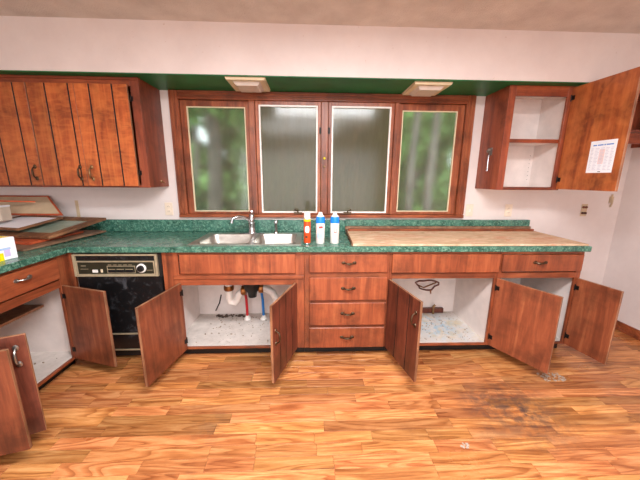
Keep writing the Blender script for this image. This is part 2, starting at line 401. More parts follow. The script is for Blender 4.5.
# ------------------------------------------------------------------ soffit light boxes
for (x0, x1, y0, y1, lab) in ((-.605, -.315, 2.292, 2.60, 'square white flush light under the green soffit above the left window pane'), (.785, 1.075, 2.312, 2.625, 'square white flush light under the green soffit above the right window pane')):
    t = thing('soffit_light', lab, 'light fixture', ((x0+x1)/2, (y0+y1)/2, 2.106), 'soffit lights')
    def fr(x0, x1, y0, y1, z0, z1, ins):
        return MB().add([(x0, y0, z1), (x1, y0, z1), (x1, y1, z1), (x0, y1, z1), (x0+ins, y0+ins, z0), (x1-ins, y0+ins, z0), (x1-ins, y1-ins, z0), (x0+ins, y1-ins, z0)], [(0, 1, 2, 3), (4, 7, 6, 5), (0, 4, 5, 1), (1, 5, 6, 2), (2, 6, 7, 3), (3, 7, 4, 0)])
    fr(x0, x1, y0, y1, 2.090, 2.1058, .008).build('trim_frame', IVORY, t)
    fr(x0+.045, x1-.045, y0+.045, y1-.045, 2.068, 2.0898, .022).build('lens', LENS, t)

# ------------------------------------------------------------------ cabinet hardware and doors
def pull_mb(c, out, vert, L=.088, d=.024):
    """bail pull: two rosettes and a bowed bar. c centre on the face, out unit vector, along unit vector"""
    c = Vector(c); out = Vector(out); al = Vector(vert); m = MB(); sd = out.cross(al)
    for s in (-1, 1):
        p = c+al*(s*L/2)
        ring = []
        for h, r in ((0, .013), (.003, .012), (.006, .007)):
            ring.append([p+out*h+(al*1.25*math.cos(q)+sd*math.sin(q))*r for q in (2*math.pi*k/10 for k in range(10))])
        vs = [v for g in ring for v in g]; fs = [tuple(range(20, 30)), tuple(range(9, -1, -1))]
        for i in range(2):
            for k in range(10): fs.append((i*10+k, i*10+(k+1) % 10, (i+1)*10+(k+1) % 10, (i+1)*10+k))
        m.add(vs, fs)
    n = 9; down = sd*0
    pts = []
    for i in range(n):
        u = i/(n-1)*2-1; pts.append(c+al*(u*L/2)+out*(.004+d*(1-u**4)))
    m.tube(pts, [.004+.0035*(1-abs(i/(n-1)*2-1)) for i in range(n)], 8)
    return m
def door(parent, hinge, z0, z1, wd, ang, out, cuts, mat_in, mat_b, handle_z, hw=None, hmat=None, hinges=True):
    """leaf: local x runs from the hinge to the free edge, y is the outward side times out"""
    d = B(0, wd, min(0, out*.0162), max(0, out*.0162), 0, z1-z0).build('door', mat_in, parent, off=(0, 0, 0), bevel=.001)
    d.data.materials.append(BLACK); d.data.materials.append(W_EDGE)
    for pf in d.data.polygons:
        if pf.normal.y*out > .9: pf.material_index = 1
        elif abs(pf.normal.y) < .9: pf.material_index = 2
    d.location = Vector((hinge[0], hinge[1], z0)) - parent.location; d.rotation_euler = (0, 0, R(ang))
    xs = [0]+list(cuts)+[wd]
    for a, b in zip(xs[:-1], xs[1:]):
        a += .0055 if a else 0; b -= .0055 if b < wd else 0
        o = B(a, b, *sorted((out*.0164, out*.019)), 0.0005, z1-z0-.0005).build('board', mat_b, d, off=(0, 0, 0), bevel=.0008)
    hx = hw if hw is not None else wd-.04
    if handle_z is not None:
        pull_mb((hx, out*.019, handle_z-z0), (0, out, 0), (0, 0, 1)).build('handle', hmat or BRONZE, d, off=(0, 0, 0), smooth=True)
    if hinges:
        for hz in (.075, z1-z0-.075):
            m = MB(); m.box(.002, .028, *sorted((-out*.0005, -out*.004)), hz-.016, hz+.016); m.tube([(0.0, -out*.002, hz-.024), (0.0, -out*.002, hz+.024)], .0045, 6)
            m.build('hinge', IRON, d, off=(0, 0, 0))
    return d
FY = 2.065            # front of the face frames; fronts sit proud of it
def drawer_front(parent, x0, x1, z0, z1, handle=True, mat=None, hx=None):
    o = B(x0, x1, FY-.018, FY-.0005, z0, z1).build('drawer_front', mat or W_DRAWER, parent, bevel=.004)
    if handle:
        cx = hx if hx is not None else (x0+x1)/2; cz = (z0+z1)/2
        m = pull_mb((cx, FY-.018, cz+.006), (0, -1, 0), (1, 0, 0), .082, .022)
        m.add([(cx-.055, FY-.0185, cz+.012), (cx-.02, FY-.0185, cz-.006), (cx, FY-.0185, cz-.014), (cx+.02, FY-.0185, cz-.006), (cx+.055, FY-.0185, cz+.012), (cx, FY-.0185, cz+.002),
               (cx-.055, FY-.021, cz+.012), (cx-.02, FY-.021, cz-.006), (cx, FY-.021, cz-.014), (cx+.02, FY-.021, cz-.006), (cx+.055, FY-.021, cz+.012), (cx, FY-.021, cz+.002)],
              [(6, 7, 8, 9, 10, 11), (0, 5, 4, 3, 2, 1), (0, 1, 7, 6), (1, 2, 8, 7), (2, 3, 9, 8), (3, 4, 10, 9), (4, 5, 11, 10), (5, 0, 6, 11)])
        m.build('handle', BRONZE, o, smooth=True)
    return o
def carcass(x0, x1, floor_mat, parent, shelf=None):
    t = .016; y0, y1 = FY+.019, YW-.012
    m = MB(); m.box(x0, x0+t, y0, y1, .10, .868); m.box(x1-t, x1, y0, y1, .10, .868); m.box(x0+t, x1-t, y1-t, y1, .10, .868)
    m.build('body', WHITEIN, parent)
    B(x0+t, x1-t, y0, y1-t, .085, .102).build('bottom_shelf', floor_mat, parent)
    B(x0, x1, y0+.05, y0+.066, .0005, .084).build('toe_kick', BLACK, parent)
    if shelf: B(x0+t, x1-t, y0+.19, y1-t, shelf, shelf+.016).build('shelf', W_EDGE, parent)
def bars(name, mat, parent, boxes, bevel=.0015):
    for q in boxes: B(*q).build(name, mat, parent, bevel=bevel)
def frame(parent, rects_v, rects_h):
    bars('stile', W_FRAMEV, parent, [(x0, x1, FY, FY+.019, z0, z1) for (x0, x1, z0, z1) in rects_v])
    bars('rail', W_FRAME, parent, [(x0, x1, FY, FY+.019, z0, z1) for (x0, x1, z0, z1) in rects_h])
ZT = .8705
# sink base cabinet
sk = thing('sink_cabinet', 'base cabinet under the sink with both doors swung open and white drain pipes inside', 'cabinet', (-.52, 2.35, 0), 'base cabinets')
carcass(-1.07, -.035, DIRTY, sk)
frame(sk, [(-1.07, -.955, .083, ZT), (-.105, -.035, .083, ZT)], [(-.955, -.105, .848, ZT), (-.955, -.105, .612, .70), (-.955, -.105, .083, .099)])
drawer_front(sk, -.940, -.100, .706, .853, handle=False)
B(-.995, -.036, FY-.012, FY-.0005, .662, .690).build('rail_moulding', W_FRAME, sk, bevel=.003)
door(sk, (-.945, 2.060), .09, .632, .425, -101, -1, (.14, .285), W_DOORIN, W_BOARD, .5)
door(sk, (-.108, 2.060), .09, .632, .425, -108.5, 1, (.105, .215, .32), W_DOORIN, W_BOARD, .40)
# drawer stack cabinet
dk = thing('drawer_cabinet', 'base cabinet with a stack of four drawers in the middle of the counter', 'cabinet', (.29, 2.35, 0), 'base cabinets')
carcass(-.034, .608, DIRTYC, dk)
frame(dk, [(-.034, .012, .083, ZT), (.585, .608, .083, ZT)], [(.012, .585, .083, ZT)])
for z0, z1 in ((.712, .850), (.490, .672), (.283, .468), (.090, .262)): drawer_front(dk, .002, .592, z0, z1)
# two-door cabinet
ck = thing('base_cabinet', 'two-door base cabinet right of the drawers with spilled blue debris inside', 'cabinet', (1.03, 2.35, 0), 'base cabinets')
carcass(.609, 1.457, DIRTYB, ck)
frame(ck, [(.609, .632, .083, ZT), (1.430, 1.457, .083, ZT)], [(.632, 1.430, .848, ZT), (.632, 1.430, .655, .70), (.632, 1.430, .083, .099)])
drawer_front(ck, .622, 1.447, .706, .850, handle=False)
door(ck, (.620, 2.060), .09, .655, .425, -78, -1, (.15, .30), W_DOORIN, W_BOARD, .52)
door(ck, (1.448, 2.060), .09, .655, .415, -62, 1, (.14, .28), W_DOORIN, W_BOARD, .52)
# end cabinet
ek = thing('base_cabinet', 'narrow end base cabinet beside the fridge space with its drawer closed', 'cabinet', (1.78, 2.35, 0), 'base cabinets')
carcass(1.458, 2.108, DIRTYC, ek, shelf=.36)
frame(ek, [(1.458, 1.482, .083, ZT), (2.072, 2.108, .083, ZT)], [(1.482, 2.072, .848, ZT), (1.482, 2.072, .655, .70), (1.482, 2.072, .083, .099)])
drawer_front(ek, 1.468, 2.100, .712, .846, hx=1.76)
B(2.1085, 2.116, FY+.005, YW-.012, .083, ZT).build('end_panel', W_FRAMEV, ek)
door(ek, (2.086, 2.060), .09, .655, .285, -78, 1, (.095, .19), W_DOORIN, W_BOARD, .52)

# ------------------------------------------------------------------ dishwasher
dw = thing('dishwasher', 'black dishwasher with olive control panel under the left counter', 'dishwasher', (-1.38, 2.35, 0))
DX0, DX1, DY = -1.688, -1.098, 2.052
B(DX0+.004, DX1-.004, DY+.03, YW-.03, .03, .86).build('body', BLACK, dw)
B(DX0+.01, DX1+.02, DY+.004, DY+.029, .235, .688).build('door_panel', BLACKP, dw, bevel=.003)
B(DX1+.0005, DX1+.026, DY+.012, DY+.03, .69, .86).build('side_filler', BLACK, dw)
B(DX0+.01, DX1, DY+.006, DY+.03, .1, .222).build('access_panel', BLACKP, dw, bevel=.002)
for z in (.224, .09): B(DX0+.01, DX1+.015, DY+.001, DY+.03, z, z+.010).build('trim_strip', CREAM, dw)
B(DX0+.03, DX1, DY+.07, DY+.08, .001, .088).build('toe_plate', BLACK, dw)
cp = MB(); cp.box(DX0, DX1, DY-.006, DY+.029, .845, .858); cp.box(DX0, DX0+.016, DY-.006, DY+.029, .690, .845); cp.box(DX1-.016, DX1, DY-.006, DY+.029, .690, .845); cp.box(DX0+.016, DX1-.016, DY-.006, DY+.029, .690, .702)
cpo = cp.build('control_frame', CREAM, dw, bevel=.002)
B(DX0+.016, DX1-.016, DY+.01, DY+.029, .702, .845).build('vent_recess', BLACK, dw)
m = MB(); m.box(DX0+.02, DX1-.02, DY-.004, DY+.009, .798, .806); m.box(DX0+.02, DX0+.028, DY-.004, DY+.009, .704, .798); m.box(DX1-.028, DX1-.02, DY-.004, DY+.009, .704, .798); m.box(DX0+.028, DX1-.028, DY-.004, DY+.009, .703, .710)
m.build('inner_trim', CREAM, dw)
B(DX0+.028, DX1-.028, DY, DY+.0095, .71, .798).build('control_panel', DKGREEN, dw)
for k in range(3): B(DX0+.24+k*.062, DX0+.292+k*.062, DY-.007, DY-.0005, .722, .744).build('push_button', BLACK, dw)
m = MB()
for k in range(3): m.box(DX0+.24+k*.062, DX0+.292+k*.062, DY-.009, DY-.0071, .744, .748)
m.box(DX0+.232, DX0+.43, DY-.003, DY-.0005, .716, .719); m.box(DX0+.232, DX0+.43, DY-.003, DY-.0005, .766, .770); m.box(DX0+.232, DX0+.235, DY-.003, DY-.0005, .719, .766); m.box(DX0+.427, DX0+.43, DY-.003, DY-.0005, .719, .766)
m.build('button_trim', CREAM, dw)
B(DX0+.13, DX0+.165, DY-.006, DY-.0005, .722, .742).build('latch_switch', PVC, dw); B(DX0+.188, DX0+.2, DY-.006, DY-.0005, .722, .745).build('indicator', IVORY, dw)
MB().lathe([(.034, 0), (.033, -.008), (.03, -.010)], (DX0+.475, DY-.0005, .752), 20, 'Y').build('dial_ring', PVC, dw)
MB().lathe([(.024, 0), (.022, -.012), (.018, -.014)], (DX0+.475, DY-.011, .752), 18, 'Y').build('dial', BLACK, dw)
for (x0, x1, z0, z1) in [(.05, .085, .768, .773), (.045, .1, .745, .748), (.51, .55, .735, .738)]+[(.24+k*.036, .265+k*.036, .775, .779) for k in range(5)]:
    B(DX0+x0, DX0+x1, DY-.001, DY-.0002, z0, z1).build('printed_mark', CREAM, dw)
m = MB()
for k in range(7): m.box(DX0+.05+k*.07, DX0+.1+k*.07, DY+.004, DY+.009, .815+(k % 2)*.006, .835)
m.build('vent_slot', BLACKP, dw)

# ------------------------------------------------------------------ left return (peninsula)
LX = -1.722
lk = thing('corner_cabinet', 'peninsula base cabinet on the left with open doors showing its white interior', 'cabinet', (-2.0, 1.6, 0), 'base cabinets')
m = MB(); t = .016
m.box(-2.30, LX-.02, 2.03, 2.046, .1, .868); m.box(-2.30, LX-.02, 1.15, 1.166, .1, .868); m.box(-2.316, -2.30, 1.15, 2.046, .1, .868)
m.build('body', WHITEIN, lk)
B(-2.30, LX-.02, 1.166, 2.03, .085, .102).build('bottom_shelf', DIRTYC, lk)
B(-2.30, -1.93, 1.1665, 2.0295, .470, .487).build('shelf', W_EDGE, lk)
B(LX-.09, LX-.076, 1.15, 2.046, .0005, .084).build('toe_kick', BLACK, lk)
bars('stile', W_FRAMEV, lk, [(LX-.019, LX, 1.96, 2.07, .083, ZT), (LX-.019, LX, 1.15, 1.185, .083, ZT), (LX+.0005, DX0-.002, 2.05, 2.07, .083, ZT)])
W_FRAMEY = wood('stained_frame_wood_y', (90, 42, 20), (144, 70, 34), (178, 100, 54), 1); W_DRAWERY = wood('drawer_front_wood_y', (104, 46, 22), (148, 72, 35), (178, 98, 52), 1)
bars('rail', W_FRAMEY, lk, [(LX-.019, LX, 1.185, 1.96, .848, ZT), (LX-.019, LX, 1.185, 1.96, .645, .70), (LX-.019, LX, 1.185, 1.96, .083, .099)])
d = B(LX+.0005, LX+.018, 1.20, 1.95, .712, .852).build('drawer_front', W_DRAWERY, lk, bevel=.004)
pull_mb((LX+.018, 1.70, .800), (1, 0, 0), (0, 1, 0), .082, .022).build('handle', PEWTER, d, smooth=True)
door(lk, (LX-.004, 1.965), .09, .655, .385, -18, 1, (.13, .26), W_DOORIN, W_BOARD, .5)
door(lk, (LX+.006, 1.185), .09, .645, .36, 27, -1, (.12, .24), W_DOORIN, W_BOARD, .54, hmat=PEWTER)
lk2 = thing('corner_cabinet', 'nearer peninsula base cabinet at the bottom left edge with one plain door open', 'cabinet', (-2.0, .85, 0), 'base cabinets')
m = MB(); m.box(-2.30, LX-.02, .5, .516, .1, .868); m.box(-2.30, LX-.02, 1.132, 1.148, .1, .868); m.box(-2.316, -2.30, .5, 1.148, .1, .868)
m.build('body', WHITEIN, lk2); B(-2.30, LX-.02, .516, 1.132, .085, .102).build('bottom_shelf', DIRTYC, lk2)
B(LX-.09, LX-.076, .5, 1.148, .0005, .084).build('toe_kick', BLACK, lk2)
bars('stile', W_FRAMEV, lk2, [(LX-.019, LX, 1.115, 1.149, .083, ZT), (LX-.019, LX, .5, .535, .083, ZT)])
bars('rail', W_FRAMEY, lk2, [(LX-.019, LX, .535, 1.115, .848, ZT), (LX-.019, LX, .535, 1.115, .655, .70), (LX-.019, LX, .535, 1.115, .083, .099)])
B(LX+.0005, LX+.018, .545, 1.105, .712, .852).build('drawer_front', W_DRAWERY, lk2, bevel=.004)
door(lk2, (LX+.006, 1.120), .09, .63, .365, 16, 1, (.12, .24), W_DOORIN, W_BOARD, .5)

# ------------------------------------------------------------------ countertop (one continuous L with a sink cut-out)
def grid_slab(xs, ys, keep, z0, z1):
    vs = {}; fs = []; V = []
    def vid(i, j, z):
        k = (i, j, z)
        if k not in vs: vs[k] = len(V); V.append((xs[i], ys[j], z))
        return vs[k]
    cells = {(i, j) for i in range(len(xs)-1) for j in range(len(ys)-1) if keep(i, j)}
    for (i, j) in cells:
        for z in (z0, z1): fs.append((vid(i, j, z), vid(i+1, j, z), vid(i+1, j+1, z), vid(i, j+1, z)))
        for (di, dj, a, b) in ((-1, 0, (i, j), (i, j+1)), (1, 0, (i+1, j), (i+1, j+1)), (0, -1, (i, j), (i+1, j)), (0, 1, (i, j+1), (i+1, j+1))):
            if (i+di, j+dj) not in cells: fs.append((vid(*a, z0), vid(*b, z0), vid(*b, z1), vid(*a, z1)))
    return MB().add(V, fs)
CT = .914
SX0, SX1, SY0, SY1 = -.875, -.07, 2.10, 2.545
xs = [-2.62, -1.69, SX0, SX1, 2.128]; ys = [.45, 2.03, SY0, SY1, 2.6585]
def keep(i, j):
    if j == 0: return i == 0
    if i == 2 and j == 2: return False
    return True
ct = tag(grid_slab(xs, ys, keep, .872, CT).build('countertop', COUNTER, bevel=.004), 'dark green speckled laminate countertop running around the corner', 'countertop')
m = MB(); m.box(-2.62, .335, 2.638, 2.6585, CT, 1.022); m.build('backsplash', COUNTER, ct, bevel=.003)
m = MB(); m.box(.336, 2.092, 2.630, 2.6585, .968, 1.027); m.build('backsplash', COUNTER, ct, bevel=.003)
m = MB(); m.box(.336, 2.098, 2.618, 2.6585, .9365, .9675); m.build('bare_backsplash_strip', W_OLD, ct, bevel=.002)

# bare panel on the right half of the counter
pb = thing('bare_counter_panel', 'bare tan particle board panel lying over the right half of the green counter', 'board', (1.2, 2.3, CT))
m = MB(); m.add([(.318, 2.052, CT+.0005), (2.112, 2.045, CT+.0005), (2.122, 2.615, CT+.0005), (.345, 2.615, CT+.0005), (.318, 2.052, CT+.014), (2.112, 2.045, CT+.014), (2.122, 2.615, CT+.014), (.345, 2.615, CT+.014)], [(0, 3, 2, 1), (4, 5, 6, 7), (0, 1, 5, 4), (1, 2, 6, 5), (2, 3, 7, 6), (3, 0, 4, 7)])
m.build('panel', PARTICLE, pb, bevel=.002)
m = MB(); m.obox((.312, 2.047, CT+.0005), (.010, 0, 0), (.026, .57, 0), (0, 0, .022)); m.build('edge_strip', W_OLDF, pb)
m = MB(); m.obox((.36, 2.588, CT+.0145), (1.745, -.004, 0), (0, .026, 0), (0, 0, .02)); m.build('back_batten', W_WINH, pb, bevel=.002)

# ------------------------------------------------------------------ sink and tap
sn = thing('kitchen_sink', 'double bowl stainless steel sink set in the green counter', 'sink', (-.47, 2.33, CT))
def bowl(x0, x1, y0, y1, dep):
    bm = bmesh.new(); rings = []; n = 6
    def rr(x0, x1, y0, y1, r, z):
        pts = []
        for (cx, cy, a0) in ((x1-r, y1-r, 0), (x0+r, y1-r, 90), (x0+r, y0+r, 180), (x1-r, y0+r, 270)):
            for k in range(n+1): q = R(a0+90*k/n); pts.append((cx+r*math.cos(q), cy+r*math.sin(q), z))
        return pts
    zt = CT+.004
    prof = [(0, zt, .05), (.006, zt-.012, .05), (.012, zt-dep+.03, .05), (.03, zt-dep+.006, .05), (.06, zt-dep, .04)]
    N = 4*(n+1); V = []; Fs = []
    for ins, z, r in prof: V += rr(x0+ins, x1-ins, y0+ins, y1-ins, r, z)
    for i in range(len(prof)-1):
        for k in range(N): Fs.append((i*N+k, i*N+(k+1) % N, (i+1)*N+(k+1) % N, (i+1)*N+k))
    Fs.append(tuple(range((len(prof)-1)*N, len(prof)*N)))
    return MB().add(V, Fs), rr(x0, x1, y0, y1, .05, zt)
bl = [(-.835, -.46, 2.125, 2.49, .17), (-.425, -.105, 2.125, 2.49, .16)]
for b in bl:
    mb, _ = bowl(*b); o = mb.build('bowl', STEEL, sn, smooth=True)
    cx, cy = (b[0]+b[1])/2, (b[2]+b[3])/2+.03
    MB().lathe([(.045, CT+.006-b[4]), (.04, CT+.007-b[4]), (.036, CT+.0045-b[4])], (cx, cy, 0), 20).build('drain_strainer', BRONZE, o)
# rim deck with the two bowl openings
rim = grid_slab([SX0-.012, -.835, -.46, -.425, -.105, SX1+.012], [2.088, 2.125, 2.49, 2.558], lambda i, j: not (j == 1 and i in (1, 3)), CT+.0003, CT+.0045)
rim.build('rim', STEEL, sn)
tp = thing('kitchen_tap', 'chrome single-lever kitchen tap with long spout at the back of the sink', 'tap', (-.52, 2.53, CT+.005))
tc0 = Vector((-.50, 2.527, CT+.005))
m = MB(); m.lathe([(.038, 0), (.038, .012), (.032, .02), (.030, .075), (.034, .085), (.032, .10)], tc0, 18); m.build('body', CHROME, tp, smooth=True)
B(-.605, -.395, 2.503, 2.551, CT+.005, CT+.0115).build('base_plate', CHROME, tp, bevel=.003)
m = MB(); P = []
for i in range(13):
    u = i/12; P.append((-.507-.135*u, 2.515-.08*u, CT+.115+.045*math.sin(u*2.4)))
P.append((P[-1][0]-.008, P[-1][1]-.004, P[-1][2]-.035)); m.tube(P, [.013]*12+[.012, .0125], 10); m.build('spout', CHROME, tp, smooth=True)
m = MB(); m.lathe([(.027, .104), (.029, .13), (.022, .16), (.012, .175)], tc0, 16); m.tube([tc0+Vector((0, 0, .165)), tc0+Vector((.01, -.03, .195)), tc0+Vector((.012, -.05, .2))], .007, 8); m.build('lever_handle', CHROME, tp, smooth=True)
m = MB(); m.lathe([(.022, 0), (.02, .012), (.012, .02), (.012, .07), (.017, .085), (.018, .105), (.008, .118)], (-.29, 2.527, CT+.005), 14)
tag(m.build('side_sprayer', CHROME, smooth=True), 'small chrome side sprayer standing right of the kitchen tap', 'sprayer')

# ------------------------------------------------------------------ plumbing in the sink cabinet
dp = thing('drain_pipes', 'white plastic drain pipes with black disposal under the sink', 'pipes', (-.48, 2.36, .6))
m = MB(); m.tube([(-.668, 2.30, .738), (-.668, 2.30, .48), (-.668, 2.30, .41), (-.658, 2.30, .378), (-.625, 2.30, .372), (-.60, 2.30, .40), (-.585, 2.30, .445), (-.54, 2.30, .475)], .031, 12); m.build('left_trap', PVC, dp, smooth=True)
m = MB(); m.tube([(-.40, 2.30, .495), (-.35, 2.30, .485), (-.305, 2.30, .455), (-.278, 2.30, .40), (-.272, 2.30, .35)], .030, 12); m.build('right_elbow', PVC, dp, smooth=True)
m = MB(); m.lathe([(.05, .735), (.075, .70), (.08, .56), (.066, .49), (.04, .46), (.034, .42)], (-.475, 2.30, 0), 16); m.build('disposal', BLACK, dp, smooth=True)
for cx, cz in ((-.668, .50), (-.40, .495), (-.545, .475)): MB().lathe([(.038, -.02), (.042, -.01), (.042, .01), (.038, .02)], (cx, 2.30, cz), 12, 'Z' if cx < -.6 else 'X').build('slip_nut', COPPER, dp)
m = MB(); m.tube([(-.30, 2.36, .6), (-.34, 2.40, .55), (-.36, 2.42, .5)], .012, 8); m.build('copper_stub', COPPER, dp)
for (nm, x0, x1, mt, lab) in (('supply_hose', -.60, -.575, REDP, 'red hot water supply line rising from the sink cabinet floor'), ('supply_hose', -.43, -.425, BLUEP, 'blue cold water supply line rising from the sink cabinet floor')):
    s = thing(nm, lab, 'pipe', (x0, 2.52, .102), 'water supply lines')
    MB().tube([(x1-.0, 2.52, .102), (x1-.004, 2.52, .3), (x1-.02, 2.50, .45), (x1-.05, 2.46, .60)], .012, 10).build('hose', mt, s, smooth=True)
    MB().lathe([(.034, .1025), (.034, .108), (.018, .128), (.0125, .14)], (x1, 2.52, 0), 14).build('escutcheon', PVC, s, smooth=True)
tag(MB().tube([(-.235, 2.25, .42), (-.21, 2.22, .46), (-.16, 2.15, .55), (-.125, 2.10, .62)], .006, 6).build('loose_cable', PVC), 'thin white cable slanting to the right edge inside the sink cabinet', 'cable')
tag(MB().tube([(-.90, 2.62, .14), (-.86, 2.625, .22), (-.84, 2.625, .30)], .006, 6).build('loose_wire', IRON), 'short dark wire against the back of the sink cabinet', 'wire')
# hole and pipe stub in the two-door cabinet
hp = thing('wall_hole', 'ragged brown hole with loose wire at the back of the two-door cabinet', 'hole', (1.15, 2.62, .39))
P = []
for k in range(17):
    q = 2*math.pi*k/16; rr_ = 1+.16*math.sin(3*q)+.1*math.sin(5*q+1); P.append((1.155+.105*rr_*math.cos(q), 2.627, .388+.05*rr_*math.sin(q)))
MB().tube(P, .008, 6).build('ragged_rim', W_BOARD, hp)
MB().tube([(1.07, 2.622, .383), (1.12, 2.618, .363), (1.18, 2.618, .388), (1.24, 2.622, .413)], .006, 6).build('loose_wire', COPPER, hp)
MB().tube([(1.19, 2.622, .335), (1.195, 2.618, .30)], .006, 6).build('hanging_end', COPPER, hp)
tag(B(.85, 1.33, 2.60, 2.631, .1025, .15).build('cleat', W_BOARD, bevel=.002), 'brown wooden cleat along the cabinet back behind the blue spill', 'cleat')
tag(MB().tube([(1.22, 2.585, .1025), (1.22, 2.585, .18), (1.235, 2.585, .195)], .012, 8).build('pipe_stub', BRASSY), 'short brass pipe stub beside the brown cleat', 'pipe')

def debris(name, label, x0, x1, y0, y1, z, n, smin, smax, mat, seed):
    rd = random.Random(seed); m = MB()
    for _ in range(n):
        x, y_ = rd.uniform(x0, x1), rd.uniform(y0, y1); a = rd.uniform(smin, smax); b = a*rd.uniform(.3, .8); q = rd.uniform(0, 6.3); h = rd.uniform(.002, .006)
        u = Vector((math.cos(q)*a, math.sin(q)*a, 0)); v = Vector((-math.sin(q)*b, math.cos(q)*b, 0))
        m.obox(Vector((x, y_, z))-u/2-v/2, u, v, (0, 0, h))
    return tag(m.build(name, mat), label, 'debris', kind='stuff')
debris('cabinet_debris', 'small brown chips and dirt scattered on the floor of the sink cabinet', -.92, -.15, 2.12, 2.56, .1025, 90, .005, .016, CHIP, 1)
debris('cabinet_debris', 'crumbs and chips scattered over the blue spill in the two-door cabinet', .70, 1.40, 2.11, 2.56, .1025, 150, .004, .012, CHIP, 2)
debris('cabinet_debris', 'few dark crumbs on the white floor of the peninsula cabinet', -2.15, -1.78, 1.25, 1.95, .1025, 28, .006, .018, CHIP, 3)
debris('floor_debris', 'broken pale plaster crumbs on the oak floor below the end cabinet doors', 1.68, 1.84, 1.73, 1.82, .0006, 60, .005, .018, CHIPW, 4)
debris('floor_debris', 'small plaster flakes on the oak floor at the bottom right', .82, .87, 1.235, 1.265, .0006, 4, .008, .022, CHIPW, 5)

# ------------------------------------------------------------------ upper cabinets
UZ0, UZ1, UY = 1.317, 2.1055, 2.345
ul = thing('wall_cabinet', 'long orange-brown wall cabinet left of the window with grooved doors closed', 'cabinet', (-2.0, 2.5, UZ0), 'wall cabinets')
UXR = -1.242
m = MB(); m.box(-3.0, UXR-.016, UY+.02, YW-.001, UZ0, UZ0+.016); m.box(-3.0, UXR-.016, UY+.02, YW-.001, UZ1-.016, UZ1); m.box(-3.0, UXR-.016, YW-.008, YW-.001, UZ0+.016, UZ1-.016); m.box(-3.0, -2.984, UY+.02, YW-.008, UZ0+.016, UZ1-.016)
m.build('body', W_UPSIDE, ul)
B(UXR-.0155, UXR, UY+.02, YW-.001, UZ0, UZ1).build('end_panel', W_UPSIDE, ul, bevel=.001)
bars('rail', W_UPFRAME, ul, [(-3.0, UXR-.062, UY, UY+.019, UZ1-.060, UZ1), (-3.0, UXR-.062, UY, UY+.019, UZ0, UZ0+.025)])
bars('stile', W_UPSIDE, ul, [(x0, x1, UY-.0003, UY+.0193, UZ0, UZ1) for x0, x1 in ((UXR-.062, UXR), (-2.055, -2.0), (-2.80, -2.74))])
B(-3.0, UXR+.006, UY-.010, UY-.0005, UZ1-.022, UZ1-.001).build('top_moulding', W_UPFRAME, ul, bevel=.003)
dz0, dz1 = UZ0+.012, UZ1-.052; DYU = UY-.001
door(ul, (-1.318, DYU), dz0, dz1, .372, 180, 1, (.107, .269), W_UPIN, W_UPPER, 1.425, hw=.332, hmat=BRASSY, hinges=False)
door(ul, (-2.020, DYU), dz0, dz1, .327, 0, -1, (.125, .287), W_UPIN, W_UPPER, 1.425, hw=.285, hmat=BRONZE, hinges=False)
door(ul, (-2.397, DYU), dz0, dz1, .367, 0, -1, (.12, .28), W_UPIN, W_UPPER, 1.425, hw=.332, hmat=BRONZE, hinges=False)
door(ul, (-2.77, DYU), dz0, dz1, .37, 0, -1, (.12, .28), W_UPIN, W_UPPER, 1.425, hw=.332, hmat=BRONZE, hinges=False)
for hx in (-1.300, -2.030):
    for hz in (1.43, 1.96):
        m = MB(); m.box(hx-.004, hx+.008, UY-.005, UY-.001, hz-.016, hz+.016); m.tube([(hx-.006, UY-.010, hz-.022), (hx-.006, UY-.010, hz+.022)], .004, 6); m.build('hinge', IRON, ul)
hk = MB(); hk.lathe([(.012, 0), (.010, .004), (.005, .006), (.005, .012)], (UXR, 2.53, 1.362), 10, 'X'); hk.tube([(UXR+.012, 2.53, 1.362), (UXR+.022, 2.53, 1.350), (UXR+.028, 2.53, 1.356)], .004, 6)
tag(hk.build('hook', BRASSY), 'small brass hook on the side of the left wall cabinet', 'hook')

ur = thing('wall_cabinet', 'small wall cabinet right of the window, door open onto white shelves', 'cabinet', (1.79, 2.5, UZ0), 'wall cabinets')
RX0, RX1 = 1.535, 2.060
m = MB(); m.box(RX0+.016, RX1-.016, UY+.02, YW-.001, UZ0+.002, UZ0+.02); m.box(RX0+.016, RX1-.016, UY+.02, YW-.001, UZ1-.016, UZ1); m.box(RX0+.016, RX1-.016, YW-.008, YW-.001, UZ0+.02, UZ1-.016); m.box(RX0+.0165, RX0+.022, UY+.02, YW-.008, UZ0+.02, UZ1-.016); m.box(RX1-.022, RX1-.0165, UY+.02, YW-.008, UZ0+.02, UZ1-.016)
m.build('body', WHITEIN, ur)
for x in (RX0, RX1-.016): B(x, x+.016, UY+.02, YW-.001, UZ0, UZ1).build('end_panel', W_UPSIDE, ur, bevel=.001)
sh = B(RX0+.023, RX1-.023, UY+.03, YW-.01, 1.697, 1.712).build('shelf', WHITEIN, ur)
B(RX0+.023, RX1-.023, UY+.021, UY+.0295, 1.690, 1.718).build('shelf_edge', W_UPFRAME, sh)
bars('rail', W_UPFRAME, ur, [(RX0+.055, 2.004, UY, UY+.019, UZ1-.075, UZ1), (RX0+.055, 2.004, UY, UY+.019, UZ0, UZ0+.024)])
bars('stile', W_UPSIDE, ur, [(RX0, RX0+.055, UY, UY+.0195, UZ0, UZ1), (2.004, RX1, UY, UY+.0195, UZ0, UZ1)])
m = MB()
for k in range(7):
    for xx in (RX0+.05, RX1-.05): m.box(xx-.003, xx+.003, YW-.0092, YW-.0081, 1.40+k*.035, 1.404+k*.035)
m.build('peg_hole', IRON, ur)
ud = door(ur, (2.030, UY-.006), UZ0+.010, UZ1-.012, .45, -87, 1, (.15, .30), W_UPIN, W_UPPER, 1.43, hmat=BRONZE)
